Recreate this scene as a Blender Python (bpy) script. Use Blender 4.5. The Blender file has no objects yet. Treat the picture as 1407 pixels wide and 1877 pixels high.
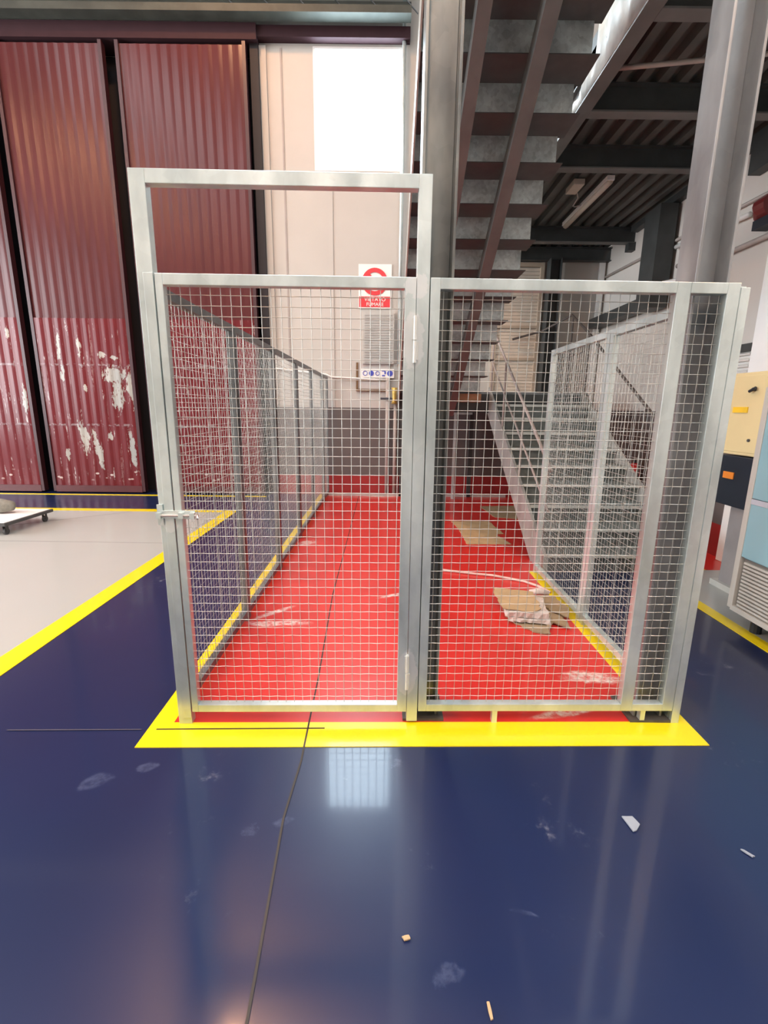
import bpy, bmesh, math, random
from math import pi, sin, cos, tan, radians, sqrt, atan2
from mathutils import Vector, Matrix, Euler
random.seed(7)
SC = bpy.context.scene
COL = SC.collection

# ------------------------------------------------------------------ camera
W, HH, FPX = 1407, 1877, 860.0
PITCH, ROLL, EYE = radians(12.5), 0.0115, 1.49
fw = Vector((0, cos(PITCH), -sin(PITCH)))
rt = Vector((1, 0, 0)); dn = fw.cross(rt)
ix = rt*cos(ROLL) - dn*sin(ROLL)
jy = dn*cos(ROLL) + rt*sin(ROLL)
cd = bpy.data.cameras.new('camera'); cam = bpy.data.objects.new('camera', cd); COL.objects.link(cam)
M = Matrix((ix, -jy, -fw)).transposed().to_4x4(); M.translation = Vector((0, 0, EYE))
cam.matrix_world = M
cd.sensor_fit = 'HORIZONTAL'; cd.sensor_width = 36.0; cd.lens = 36.0*FPX/W
cd.clip_start = 0.05; cd.clip_end = 200
SC.camera = cam

# ------------------------------------------------------------------ world, light, exposure
wd = bpy.data.worlds.new('world'); SC.world = wd; wd.use_nodes = True
bg = wd.node_tree.nodes['Background']
bg.inputs[0].default_value = (0.86, 0.93, 1.0, 1); bg.inputs[1].default_value = 0.66
SC.view_settings.view_transform = 'Standard'; SC.view_settings.look = 'None'
SC.view_settings.gamma = 1.0; SC.view_settings.use_curve_mapping = False
SC.view_settings.exposure = 0.25
SKYLIGHT = 7.0      # glow of the roof lights
WINDOW = 22.0       # daylight in the tall window
def area(name, loc, rot, sx, sy, power, color):
    l = bpy.data.lights.new(name, 'AREA'); l.shape = 'RECTANGLE'; l.size = sx; l.size_y = sy
    l.energy = power; l.color = color
    o = bpy.data.objects.new(name, l); o.location = loc; o.rotation_euler = rot; COL.objects.link(o); return o
# added fill light from the left, aimed to brighten the right wall
def aim(a, b): return (Vector(b)-Vector(a)).to_track_quat('-Z', 'Y').to_euler()
area('side_fill', (-11.8, 3.2, 3.4), aim((-11.8, 3.2, 3.4), (3.5, 5.0, 2.2)), 5, 5, 1150, (0.94, 0.97, 1.0))
def high_bay_light(loc, power):
    l = bpy.data.lights.new('high_bay_light', 'POINT'); l.energy = power; l.color = (1.0, 0.62, 0.38); l.shadow_soft_size = 0.28
    o = bpy.data.objects.new('high_bay_light', l); o.location = loc; COL.objects.link(o)

# ------------------------------------------------------------------ helpers
def tag(o, label=None, cat=None, group=None, kind=None):
    if label: o['label'] = label
    if cat: o['category'] = cat
    if group: o['group'] = group
    if kind: o['kind'] = kind
    return o
def thing(name, label, cat, loc=(0, 0, 0), rotz=0.0, group=None):
    o = bpy.data.objects.new(name, None); COL.objects.link(o)
    o.empty_display_size = 0.1
    o.location = loc; o.rotation_euler = (0, 0, rotz)
    return tag(o, label, cat, group)
def wmat(o):
    m = Matrix.Translation(o.location) @ o.rotation_euler.to_matrix().to_4x4()
    return (wmat(o.parent) @ m) if o.parent else m
class MB:
    """collects shapes in world coordinates, builds one mesh object"""
    def __init__(s, xf=None): s.v = []; s.f = []; s.mi = []; s.xf = xf; s.m = 0
    def add(s, vs, fs):
        n = len(s.v)
        for p in vs:
            p = Vector(p)
            s.v.append(s.xf @ p if s.xf else p)
        for f in fs: s.f.append([n+i for i in f]); s.mi.append(s.m)
        return s
    def box(s, x0, x1, y0, y1, z0, z1):
        vs = [(x, y, z) for z in (z0, z1) for y in (y0, y1) for x in (x0, x1)]
        return s.add(vs, [(0, 2, 3, 1), (4, 5, 7, 6), (0, 1, 5, 4), (2, 6, 7, 3), (0, 4, 6, 2), (1, 3, 7, 5)])
    def prism(s, pts, off):
        """polygon pts (3D) extruded by vector off"""
        n = len(pts); off = Vector(off)
        vs = [Vector(p) for p in pts] + [Vector(p)+off for p in pts]
        fs = [list(range(n))[::-1], list(range(n, 2*n))]
        for i in range(n): j = (i+1) % n; fs.append((i, j, n+j, n+i))
        return s.add(vs, fs)
    def bar(s, a, b, w, h, up=(0, 0, 1)):
        a, b = Vector(a), Vector(b); d = (b-a).normalized(); up = Vector(up)
        sd = d.cross(up).normalized(); u = sd.cross(d).normalized()
        pts = [a+sd*w/2*i+u*h/2*j for i, j in ((-1, -1), (1, -1), (1, 1), (-1, 1))]
        return s.prism(pts, b-a)
    def tube(s, path, r, n=8, closed=False):
        path = [Vector(p) for p in path]; m = len(path); vs = []; fs = []
        prev = None
        for i, p in enumerate(path):
            if closed: t = path[(i+1) % m]-path[i-1]
            else: t = path[min(i+1, m-1)]-path[max(i-1, 0)]
            t.normalize()
            if prev is None:
                ref = Vector((0, 0, 1)) if abs(t.z) < .9 else Vector((1, 0, 0))
                a = t.cross(ref).normalized()
            else: a = (prev - t*prev.dot(t)).normalized()
            prev = a; b = t.cross(a)
            rr = r[i] if isinstance(r, (list, tuple)) else r
            for k in range(n): q = 2*pi*k/n; vs.append(p+a*cos(q)*rr+b*sin(q)*rr)
        for i in range(m if closed else m-1):
            for k in range(n):
                i2 = (i+1) % m; k2 = (k+1) % n
                fs.append((i*n+k, i*n+k2, i2*n+k2, i2*n+k))
        if not closed: fs += [list(range(n))[::-1], [(m-1)*n+k for k in range(n)]]
        return s.add(vs, fs)
    def cyl(s, a, b, r, n=16): return s.tube([a, b], r, n)
    def sphere(s, c, r, n=10, sz=1.0):
        c = Vector(c); vs = []; fs = []
        for i in range(1, n):
            for k in range(2*n):
                t = pi*i/n; p = pi*k/n
                vs.append(c+Vector((r*sin(t)*cos(p), r*sin(t)*sin(p), r*sz*cos(t))))
        vs += [c+Vector((0, 0, r*sz)), c-Vector((0, 0, r*sz))]; m = 2*n
        for i in range(n-2):
            for k in range(m): fs.append((i*m+k, (i+1)*m+k, (i+1)*m+(k+1) % m, i*m+(k+1) % m))
        for k in range(m):
            fs.append((len(vs)-2, k, (k+1) % m)); fs.append((len(vs)-1, (n-2)*m+(k+1) % m, (n-2)*m+k))
        return s.add(vs, fs)
    def build(s, name, mats, parent=None, bevel=0, smooth=False):
        if not isinstance(mats, (list, tuple)): mats = [mats]
        me = bpy.data.meshes.new(name)
        inv = wmat(parent).inverted() if parent else None
        me.from_pydata([tuple(inv @ p) if inv else tuple(p) for p in s.v], [], s.f)
        for m in mats: me.materials.append(m)
        me.polygons.foreach_set('material_index', s.mi)
        me.update()
        bm = bmesh.new(); bm.from_mesh(me); bmesh.ops.recalc_face_normals(bm, faces=bm.faces); bm.to_mesh(me); bm.free()
        if smooth: me.polygons.foreach_set('use_smooth', [True]*len(me.polygons))
        o = bpy.data.objects.new(name, me); COL.objects.link(o)
        if parent: o.parent = parent
        if bevel:
            b = o.modifiers.new('bevel', 'BEVEL'); b.width = bevel; b.segments = 2; b.limit_method = 'ANGLE'
        return o
def struct(name, mb, mat, **k): return tag(mb.build(name, mat, **k), kind='structure')
def kids(o): return [c for c in bpy.data.objects if c.parent == o]
def copy_tree(o, parent=None):
    ch = kids(o); c = o.copy(); COL.objects.link(c); c.parent = parent
    for q in ch: copy_tree(q, c)
    return c

# ------------------------------------------------------------------ materials
def new_mat(name):
    m = bpy.data.materials.new(name); m.use_nodes = True
    nt = m.node_tree; return m, nt, nt.nodes['Principled BSDF']
def N(nt, typ, **k):
    n = nt.nodes.new(typ)
    for a, b in k.items():
        if a.startswith('i_'):
            key = a[2:]; key = int(key) if key.isdigit() else key.replace('_', ' ')
            n.inputs[key].default_value = b
        else: setattr(n, a, b)
    return n
def math_(nt, op, a, b=None, clamp=False):
    n = nt.nodes.new('ShaderNodeMath'); n.operation = op; n.use_clamp = clamp
    for i, v in enumerate((a, b)):
        if v is None: continue
        if hasattr(v, 'is_linked') or hasattr(v, 'node'): nt.links.new(v, n.inputs[i])
        else: n.inputs[i].default_value = v
    return n.outputs[0]
def mix(nt, f, a, b):
    n = nt.nodes.new('ShaderNodeMix'); n.data_type = 'RGBA'
    for sock, v in ((n.inputs[0], f), (n.inputs[6], a), (n.inputs[7], b)):
        if hasattr(v, 'node'): nt.links.new(v, sock)
        elif isinstance(v, (int, float)): sock.default_value = v
        else: sock.default_value = (*v, 1)
    return n.outputs[2]
def ramp(nt, src, lo, hi):
    n = nt.nodes.new('ShaderNodeMapRange'); n.interpolation_type = 'SMOOTHSTEP'
    nt.links.new(src, n.inputs[0]); n.inputs[1].default_value = lo; n.inputs[2].default_value = hi
    return n.outputs[0]
def pos(nt): return nt.nodes.new('ShaderNodeNewGeometry').outputs['Position']
def noise(nt, scale, detail=3, vec=None, rough=.55, stretch=None):
    n = nt.nodes.new('ShaderNodeTexNoise'); n.inputs['Scale'].default_value = scale
    n.inputs['Detail'].default_value = detail; n.inputs['Roughness'].default_value = rough
    v = vec or pos(nt)
    if stretch:
        mp = nt.nodes.new('ShaderNodeMapping'); mp.inputs['Scale'].default_value = stretch
        nt.links.new(v, mp.inputs[0]); v = mp.outputs[0]
    nt.links.new(v, n.inputs['Vector']); return n.outputs['Fac']
def paint(name, col, rough=.5, metal=0, var=.12, vscale=6, bump=0, coat=0, spec=.5, col2=None, stretch=None):
    m, nt, b = new_mat(name)
    f = ramp(nt, noise(nt, vscale, 4, stretch=stretch), .3, .7)
    c2 = col2 or tuple(c*(1-var) for c in col)
    nt.links.new(mix(nt, f, c2, col), b.inputs['Base Color'])
    b.inputs['Roughness'].default_value = rough; b.inputs['Metallic'].default_value = metal
    b.inputs['Coat Weight'].default_value = coat; b.inputs['Specular IOR Level'].default_value = spec
    if bump:
        bp = nt.nodes.new('ShaderNodeBump'); bp.inputs['Strength'].default_value = bump; bp.inputs['Distance'].default_value = .01
        nt.links.new(noise(nt, vscale*6, 3), bp.inputs['Height']); nt.links.new(bp.outputs[0], b.inputs['Normal'])
    return m
def emit(name, col, s):
    m, nt, b = new_mat(name); b.inputs['Base Color'].default_value = (*col, 1)
    b.inputs['Emission Color'].default_value = (*col, 1); b.inputs['Emission Strength'].default_value = s; return m
def galv(name, dark, light, rough=.38, metal=.75, sp=28, streak=True, spray=()):
    m, nt, b = new_mat(name)
    vo = nt.nodes.new('ShaderNodeTexVoronoi'); vo.inputs['Scale'].default_value = sp
    nt.links.new(pos(nt), vo.inputs['Vector'])
    sx = nt.nodes.new('ShaderNodeSeparateXYZ'); nt.links.new(vo.outputs['Color'], sx.inputs[0])
    big = noise(nt, 5, 4, stretch=(1, 1, .35) if streak else None)
    f = math_(nt, 'ADD', math_(nt, 'MULTIPLY', sx.outputs[0], .12 if streak else .35), math_(nt, 'MULTIPLY', ramp(nt, big, .25, .75), .88 if streak else .65))
    col = mix(nt, f, dark, light)
    for (cx, cz, rx, rz) in spray:
        col = mix(nt, math_(nt, 'MULTIPLY', ramp(nt, ellipse_mask(nt, cx, cz, rx, rz, 0, (0, 2)), .0, .25), .6), col, (.86, .88, .88))
    nt.links.new(col, b.inputs['Base Color'])
    nt.links.new(math_(nt, 'ADD', math_(nt, 'MULTIPLY', f, .18), rough-.08), b.inputs['Roughness'])
    b.inputs['Metallic'].default_value = metal
    return m
def ellipse_mask(nt, cx, cy, rx, ry, ang=0, axes=(0, 1)):
    """soft blob around a place in the world, in the plane given by axes"""
    g = nt.nodes.new('ShaderNodeSeparateXYZ'); nt.links.new(pos(nt), g.inputs[0])
    w1 = math_(nt, 'MULTIPLY', math_(nt, 'SUBTRACT', noise(nt, 1.1/max(rx, ry), 4, rough=.7), .5), 2.2*min(rx, ry))
    dx = math_(nt, 'ADD', math_(nt, 'SUBTRACT', g.outputs[axes[0]], cx), w1); dy = math_(nt, 'ADD', math_(nt, 'SUBTRACT', g.outputs[axes[1]], cy), w1)
    c, s_ = cos(ang), sin(ang)
    u = math_(nt, 'DIVIDE', math_(nt, 'ADD', math_(nt, 'MULTIPLY', dx, c), math_(nt, 'MULTIPLY', dy, s_)), rx)
    v = math_(nt, 'DIVIDE', math_(nt, 'SUBTRACT', math_(nt, 'MULTIPLY', dy, c), math_(nt, 'MULTIPLY', dx, s_)), ry)
    r2 = math_(nt, 'ADD', math_(nt, 'MULTIPLY', u, u), math_(nt, 'MULTIPLY', v, v))
    return math_(nt, 'SUBTRACT', 1.0, r2, clamp=True)
def epoxy(name, col, rough=.2, var=.1, smears=(), smear_col=(.75, .7, .65), lines=(), spec=.5, scuffs=.0, coat=.3):
    m, nt, b = new_mat(name)
    f = noise(nt, 1.1, 2)
    c = mix(nt, f, tuple(x*(1-var) for x in col), tuple(x*(1+var) for x in col))
    if scuffs:
        n1 = ramp(nt, noise(nt, 2.2, 6, rough=.7), .58, .75); n2 = ramp(nt, noise(nt, 19, 5, rough=.7), .48, .7)
        c = mix(nt, math_(nt, 'MULTIPLY', math_(nt, 'MULTIPLY', n1, n2), scuffs), c, (.55, .55, .6))
    if smears:
        tot = None
        nz = ramp(nt, noise(nt, 26, 5, rough=.65), .35, .62)
        for (cx, cy, rx, ry, ang) in smears:
            e = ellipse_mask(nt, cx, cy, rx, ry, ang)
            tot = e if tot is None else math_(nt, 'MAXIMUM', tot, e)
        fac = math_(nt, 'MULTIPLY', ramp(nt, tot, .0, .75), math_(nt, 'ADD', math_(nt, 'MULTIPLY', nz, .75), .1))
        c = mix(nt, fac, c, smear_col)
    nt.links.new(c, b.inputs['Base Color'])
    nt.links.new(math_(nt, 'ADD', math_(nt, 'MULTIPLY', noise(nt, 2.0, 1), .08), rough), b.inputs['Roughness'])
    b.inputs['Specular IOR Level'].default_value = spec
    b.inputs['Coat Weight'].default_value = coat; b.inputs['Coat Roughness'].default_value = .075
    return m

BLUE = epoxy('blue epoxy floor', (.0078, .0158, .060), .27, .15, scuffs=.35,
             smears=[(-1.16, 1.62, .07, .05, .6), (-.36, 1.44, .05, .02, .4), (-.47, 1.40, .03, .03, 0), (.19, .97, .05, .03, .3), (-.99, 1.70, .05, .03, .2),
                     (.44, 1.13, .05, .008, -.2), (.07, 1.74, .03, .03, 0)], smear_col=(.05, .065, .13))
GREY = epoxy('grey epoxy floor', (.395, .40, .375), .32, .02)
RED = epoxy('red epoxy floor', (.62, .026, .020), .28, .04,
            smears=[(-.74, 3.06, .26, .055, 0), (-.80, 3.24, .20, .035, .75), (-.86, 5.08, .12, .10, .6), (1.2, 2.42, .19, .07, -.1), (.95, 2.10, .25, .035, .25),
                    (.1, 3.6, .2, .03, .5), (-.05, 7.95, .3, .05, 0)])
YELLOW = epoxy('yellow line paint', (.82, .62, .004), .3, .10, scuffs=.2)
JOINT = paint('dark joint filler', (.05, .042, .036), .8)
JOINTD = paint('black joint on the yellow line', (.02, .014, .01), .8)
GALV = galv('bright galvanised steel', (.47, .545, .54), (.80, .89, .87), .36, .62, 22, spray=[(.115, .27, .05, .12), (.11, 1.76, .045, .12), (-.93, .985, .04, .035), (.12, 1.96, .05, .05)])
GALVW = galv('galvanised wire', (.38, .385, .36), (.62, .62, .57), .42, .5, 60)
GALVD = galv('dull shaded galvanised steel', (.13, .14, .145), (.29, .31, .32), .42, .7, 22)  # dull galvanised, with the left fence's shade put into its colour
GALVR = galv('spangled galvanised sheet', (.36, .41, .42), (.78, .87, .87), .4, .6, 42, False)
COLM = galv('galvanised column steel', (.15, .155, .15), (.33, .335, .31), .36, .7, 18)
DARKST = paint('dark grey painted steel', (.060, .066, .066), .5, .2, .25, 5)
STRG = paint('brown grey primed steel', (.155, .155, .150), .5, .2, .2, 5)
DECK = paint('dark corrugated deck steel', (.115, .122, .114), .55, .2, .25, 3)
CREAM = paint('cream wall paint', (.47, .445, .41), .8, 0, .05, 1.5)
WGREY = paint('grey wall paint', (.125, .105, .10), .6, 0, .12, 2)
WRED = paint('red wall paint', (.33, .03, .03), .4, 0, .15, 3)
BLACK = paint('black gap shade', (.012, .009, .012), .7)  # shade inside the door gaps, put in as black colour
WHITE = paint('white painted metal', (.80, .79, .76), .45, 0, .04, 3)
BROWNW = paint('light pine board', (.56, .36, .20), .6, 0, .2, 12)
CARD = paint('brown cardboard', (.50, .35, .19), .85, 0, .15, 9)
CARDD = paint('dusty cardboard', (.34, .25, .15), .85, 0, .2, 12)
FOAM = paint('torn white foam', (.68, .60, .55), .8, 0, .25, 20, bump=.4)
PIPE = paint('grey plastic conduit', (.42, .37, .34), .5, 0, .1, 8)
TEAL = paint('light blue machine paint', (.30, .50, .56), .35, 0, .04, 3)
BEIGE = paint('beige machine paint', (.58, .55, .49), .4, 0, .05, 3)
CREAMY = paint('pale yellow cabinet paint', (.70, .60, .33), .45, 0, .06, 3)
NAVY = paint('dark navy plastic', (.018, .024, .036), .4)
ORANGE = paint('orange label', (.85, .26, .03), .5)
YLABEL = paint('yellow label', (.85, .55, .03), .5)
SIGNW = paint('white sign plate', (.78, .76, .72), .45, 0, .03)
SIGNR = paint('red sign print', (.62, .03, .04), .45, 0, .05)
SIGNB = paint('blue sign print', (.06, .08, .42), .45, 0, .05)
WOODF = paint('brown wooden frame', (.16, .085, .035), .6, 0, .2, 20)
BRASS = paint('brass yellow metal', (.62, .44, .12), .4, .3)
TUBEL = paint('unlit lamp diffuser', (.52, .46, .38), .4)
RUBBER = paint('grey rubber', (.07, .07, .07), .6)
SKY = emit('daylight beyond the window', (.72, .89, 1.0), WINDOW)
ROOFL = emit('daylight roof panel', (.90, .96, 1.0), SKYLIGHT)
LAMPE = emit('sodium lamp glow', (1.0, .50, .24), 380)

def door_material():
    m, nt, b = new_mat('worn red door paint')
    g = nt.nodes.new('ShaderNodeSeparateXYZ'); nt.links.new(pos(nt), g.inputs[0])
    X, Z = g.outputs[0], g.outputs[2]
    f = ramp(nt, noise(nt, 1.5, 4, stretch=(1, 1, .4)), .3, .7)
    upper = mix(nt, f, (.070, .0150, .0165), (.086, .019, .0205))
    lower = mix(nt, f, (.100, .0105, .0135), (.122, .0135, .017))
    low = ramp(nt, math_(nt, 'SUBTRACT', 2.84, Z), -.01, .01)
    c = mix(nt, low, upper, lower)
    # horizontal overlaps of the lower sheets
    for z0 in (2.12, 1.16):
        d = math_(nt, 'ABSOLUTE', math_(nt, 'SUBTRACT', Z, z0))
        c = mix(nt, math_(nt, 'MULTIPLY', math_(nt, 'SUBTRACT', 1.0, ramp(nt, d, .0, .03)), math_(nt, 'MULTIPLY', ramp(nt, noise(nt, 14, 2), .45, .6), .6)), c, (.30, .26, .27))
    # scraped streaks running down the ribs
    nz = noise(nt, 7, 5, rough=.6, stretch=(3.4, 1, .30)); nz2 = noise(nt, 30, 4, rough=.6, stretch=(1, 1, .6))
    chips = math_(nt, 'MULTIPLY', ramp(nt, nz, .61, .66), ramp(nt, nz2, .42, .55))
    st = ramp(nt, noise(nt, 15, 2, stretch=(1, 1, .05)), .60, .70)
    c = mix(nt, math_(nt, 'MULTIPLY', math_(nt, 'MULTIPLY', st, low), math_(nt, 'MULTIPLY', ramp(nt, nz2, .35, .6), .35)), c, (.42, .30, .30))
    chips = math_(nt, 'MULTIPLY', chips, math_(nt, 'MULTIPLY', low, ramp(nt, Z, .1, .3)))
    c = mix(nt, math_(nt, 'MULTIPLY', chips, .75), c, (.46, .41, .40))
    # the big peeled patches
    tot = None
    for (cx, cz, rx, rz, ang) in [(-4.19, 1.72, .13, .50, .06), (-4.45, 1.95, .30, .22, .1), (-4.42, 1.65, .14, .40, 0), (-5.08, .95, .12, .42, .12), (-4.86, .75, .09, .52, .15),
                                  (-4.26, .75, .08, .55, .06), (-5.38, .66, .06, .16, 0), (-4.98, 2.40, .05, .25, 0), (-5.30, 2.40, .05, .36, 0), (-4.62, .98, .06, .12, .3),
                                  (-4.62, 2.28, .10, .06, 0), (-4.42, 2.24, .10, .05, 0), (-5.3, 2.0, .05, .2, 0), (-4.95, 1.75, .04, .1, 0), (-5.98, 1.55, .05, .35, 0), (-6.1, 2.6, .04, .2, 0)]:
        e = ellipse_mask(nt, cx, cz, rx, rz, ang, axes=(0, 2)); tot = e if tot is None else math_(nt, 'MAXIMUM', tot, e)
    edge = noise(nt, 15, 7, rough=.75, stretch=(1.7, 1, .55))
    peel = ramp(nt, math_(nt, 'ADD', tot, math_(nt, 'MULTIPLY', math_(nt, 'SUBTRACT', edge, .5), 2.6)), .60, .70)
    peel = math_(nt, 'MULTIPLY', peel, ramp(nt, tot, .0, .1))
    c = mix(nt, math_(nt, 'MULTIPLY', peel, .85), c, mix(nt, f, (.27, .29, .28), (.43, .41, .36)))
    # rivets row near the foot
    v = nt.nodes.new('ShaderNodeTexVoronoi'); v.inputs['Scale'].default_value = 1
    mp = nt.nodes.new('ShaderNodeMapping'); mp.inputs['Scale'].default_value = (7, 0, 12); nt.links.new(pos(nt), mp.inputs[0]); nt.links.new(mp.outputs[0], v.inputs[0])
    row = math_(nt, 'MULTIPLY', ramp(nt, Z, .20, .26), math_(nt, 'SUBTRACT', 1.0, ramp(nt, Z, .34, .42)))
    riv = math_(nt, 'MULTIPLY', math_(nt, 'SUBTRACT', 1.0, ramp(nt, v.outputs['Distance'], .14, .26)), row)
    c = mix(nt, math_(nt, 'MULTIPLY', riv, .7), c, (.62, .52, .48))
    nt.links.new(c, b.inputs['Base Color']); b.inputs['Roughness'].default_value = .27; b.inputs['Specular IOR Level'].default_value = .27
    return m
DOOR = door_material()

# ------------------------------------------------------------------ setting: floor
YF = 1.995; SL = 0.02                       # line of the cage's front
def fy(x, d=0.0): return YF + SL*x + d
XB0, XB1, YB = -10.0, 3.5, 8.15             # back wall
fl = MB()
fl.box(-12, 9, -9, 9, -.2, -.003)
struct('floor', fl, BLUE)
def sheet(name, pts, z0, z1, mat):
    return MB().prism([(x, y, z0) for x, y in pts], (0, 0, z1-z0)).build(name, mat)
g1 = sheet('floor', [(-2.30, -9), (-2.30, 6.58), (-10, 6.58), (-10, -9)], -.003, 0, GREY); tag(g1, kind='structure')
g2 = sheet('floor', [(2.55, -9), (9, -9), (9, 4.3), (3.05, 4.3), (3.05, 5.0), (2.55, 5.0)], -.003, 0, GREY); tag(g2, kind='structure')
t = MB().prism([(-.999, 1.985, -.003), (1.36, 2.032, -.003), (1.37, 4.22, -.003), (2.6, 4.22, -.003), (2.9, 8.15, -.003), (-.999, 8.15, -.003)], (0, 0, .003)).build('painted_floor', RED)
tag(t, 'glossy red painted floor area inside the mesh cage, dusty in places', 'floor coating')
def marking(name, pts, label, z=.0):
    o = sheet(name, pts, -.003 if z == 0 else 0, z+.0004, YELLOW); return tag(o, label, 'floor marking')
marking('floor_marking', [(-1.13, 8.1), (-1.10, 1.813), (1.501, 1.869), (1.50, 4.22), (1.37, 4.22), (1.36, 2.032), (-.999, 1.985), (-.999, 8.1)],
        'wide yellow border painted round the foot of the mesh cage')
marking('floor_marking', [(-2.30, -9), (-2.14, -9), (-2.14, 6.74), (-9.9, 6.74), (-9.9, 6.58), (-2.30, 6.58)], 'yellow line between grey and blue floor left of the cage')
marking('floor_marking', [(-9.9, 7.80), (-2.0, 7.80), (-2.0, 7.88), (-9.9, 7.88)], 'thin yellow line along the foot of the red hangar doors')
marking('floor_marking', [(2.45, -9), (2.55, -9), (2.55, 5.0), (2.45, 5.0)], 'yellow line right of the cage in front of the light blue machine')
marking('floor_marking', [(3.05, 4.3), (3.11, 4.3), (3.11, 8.1), (3.05, 8.1)], 'short yellow line by the right wall behind the grey pedestal')
rs = sheet('painted_floor', [(3.11, 4.3), (3.5, 4.3), (3.5, 8.1), (3.11, 8.1)], -.003, 0, RED); tag(rs, 'narrow red floor strip along the foot of the right wall', 'floor coating')
j = MB()
p = [(-.33, -3), (-.325, .86), (-.36, 1.45), (-.345, 1.74), (-.36, 2.4), (-.41, 3.59), (-.42, 5.2), (-.44, 8.1)]
for a, b in zip(p, p[1:]): j.bar((a[0], a[1], .0006), (b[0], b[1], .0006), .008, .0008)
struct('trim_1', j, JOINT)
j = MB(); j.bar((-1.06, 1.934, .0006), (-.27, 1.955, .0006), .008, .0008); struct('trim_2', j, JOINTD)
j = MB(); j.bar((-1.75, 1.917, .0005), (-1.13, 1.932, .0005), .006, .0006); struct('trim_9', j, paint('faint scratched joint', (.06, .055, .085), .7))
j = MB(); j.bar((-9, 5.05, .0004), (-2.3, 5.0, .0004), .010, .0006); j.bar((-5.3, 5.2, .0004), (-3.6, 6.56, .0004), .01, .0006); struct('trim_3', j, paint('thin joint', (.22, .21, .20), .7))

# ------------------------------------------------------------------ back wall with window opening
WX0, WX1, WZ0, WZ1 = -1.12, .185, 5.03, 6.63
ZT = 8.6
w = MB()
def wallseg(x0, x1, z0, z1, y=YB, th=.3):
    w.box(x0, x1, y, y+th, z0, z1)
wallseg(-1.90, WX0, 1.49, ZT); wallseg(WX1, 3.8, 1.49, ZT); wallseg(WX0, WX1, 1.49, WZ0); wallseg(WX0, WX1, WZ1, ZT); wallseg(-12, -1.90, 6.62, ZT)
w.m = 1; wallseg(-1.90, 3.8, .34, 1.49)
w.m = 2; wallseg(-1.90, 3.8, -.02, .34)
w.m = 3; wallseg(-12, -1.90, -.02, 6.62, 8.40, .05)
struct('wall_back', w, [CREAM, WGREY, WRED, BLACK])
# joints and pilaster bands on the back wall
b = MB(); b.box(-1.60, -1.575, YB-.008, YB, 1.49, 6.6); struct('trim_4', b, paint('wall joint shadow gap', (.36, .32, .30), .8))
b = MB(); b.box(-1.90, -1.80, YB-.03, YB, 1.49, 6.62); b.box(-1.12, -.85, YB-.012, YB, 1.49, WZ0-.03); struct('trim_5', b, CREAM)
# window
b = MB(); b.box(WX0, WX1, YB+.10, YB+.12, WZ0, WZ1); win = b.build('window_1', SKY); tag(win, kind='structure')
b = MB()
for (x0, x1, z0, z1) in ((WX0, WX0+.03, WZ0, WZ1), (WX1-.03, WX1, WZ0, WZ1), (WX0+.03, WX1-.03, WZ0, WZ0+.03), (WX0+.03, WX1-.03, WZ1-.03, WZ1)): b.box(x0, x1, YB+.0, YB+.09, z0, z1)
fr = b.build('window_frame', WHITE); fr.parent = win
b = MB()
for x0, x1 in ((-1.14, -1.0), (-.86, -.48), (-.42, -.04), (.06, .22)): b.box(x0, x1, YB-.012, YB-.004, 7.045, 7.095)
tag(b.build('window_2', emit('slit daylight', (.9, .97, 1), 1.3)), kind='structure')

# right wall
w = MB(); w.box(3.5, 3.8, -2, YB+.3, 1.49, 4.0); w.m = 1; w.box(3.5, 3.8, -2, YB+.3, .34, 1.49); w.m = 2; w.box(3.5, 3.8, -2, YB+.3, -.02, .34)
struct('wall_right', w, [paint('lit cream wall paint', (.62, .585, .54), .8, 0, .05, 1.5), WGREY, WRED])  # back wall's cream, with brighter light put into its colour

w = MB(); w.box(-12, 9, -9.2, -9.0, 0, 9.4); struct('wall_rear_blocker', w, paint('grey blocker wall', (.30, .29, .27), .8))  # unseen wall added behind the viewer to hold back ambient light

# roof far above with daylight strips
r = MB()
xs = [-12, -7.5, -5.5, -2.0, 0.0, 3.5, 5.5, 9]
for i in range(0, len(xs)-1, 2): r.box(xs[i], xs[i+1], -9, 9, 9.4, 9.6)
for x0, x1 in ((-7.5, -5.5), (-2, 0), (3.5, 5.5)):
    r.box(x0, x1, 3.4, 9, 9.4, 9.6)
    r.box(x0, x1, -9, -8.2, 9.4, 9.6)
struct('ceiling', r, paint('dark roof sheet', (.16, .16, .16), .8))
for n_, (x0, x1) in enumerate(((-7.5, -5.5), (-2, 0), (3.5, 5.5))):
    b = MB(); b.box(x0, x1, -8.2, 3.4, 9.45, 9.5); tag(b.build('window_%d' % (n_+3), ROOFL), kind='structure')

# ------------------------------------------------------------------ door header rails
b = MB(); b.box(-12, -1.9, 7.98, 8.35, 6.60, 6.80); b.box(-1.9, .30, 8.02, 8.15, 6.66, 6.80); struct('trim_6', b, paint('dark maroon header', (.035, .014, .018), .7, spec=.2))
t = thing('door_track_girder', 'grey steel track girder running across above the red doors', 'girder', (-4.5, 7.8, 6.80))
b = MB(); b.box(-12, .30, 7.80, 7.98, 6.81, 6.90); b.box(-12, .30, 7.92, 7.98, 6.90, 7.02); b.build('lower_flange', paint('old grey girder paint', (.060, .066, .055), .65, .1, .35, 4), t)
b = MB(); b.box(-12, .30, 7.60, 7.90, 7.12, 7.20); b.box(-12, .30, 7.84, 7.90, 7.20, 7.70); b.build('upper_flange', paint('pale grey girder paint', (.10, .11, .10), .65, .1, .25, 3), t)
b = MB()
for i in range(6):
    x = -2.4+i*.50; MB().bar((x, 7.87, 7.13), (x+.30, 7.95, 6.90), .012, .012).build('brace_rod', GALVD, t)

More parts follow.
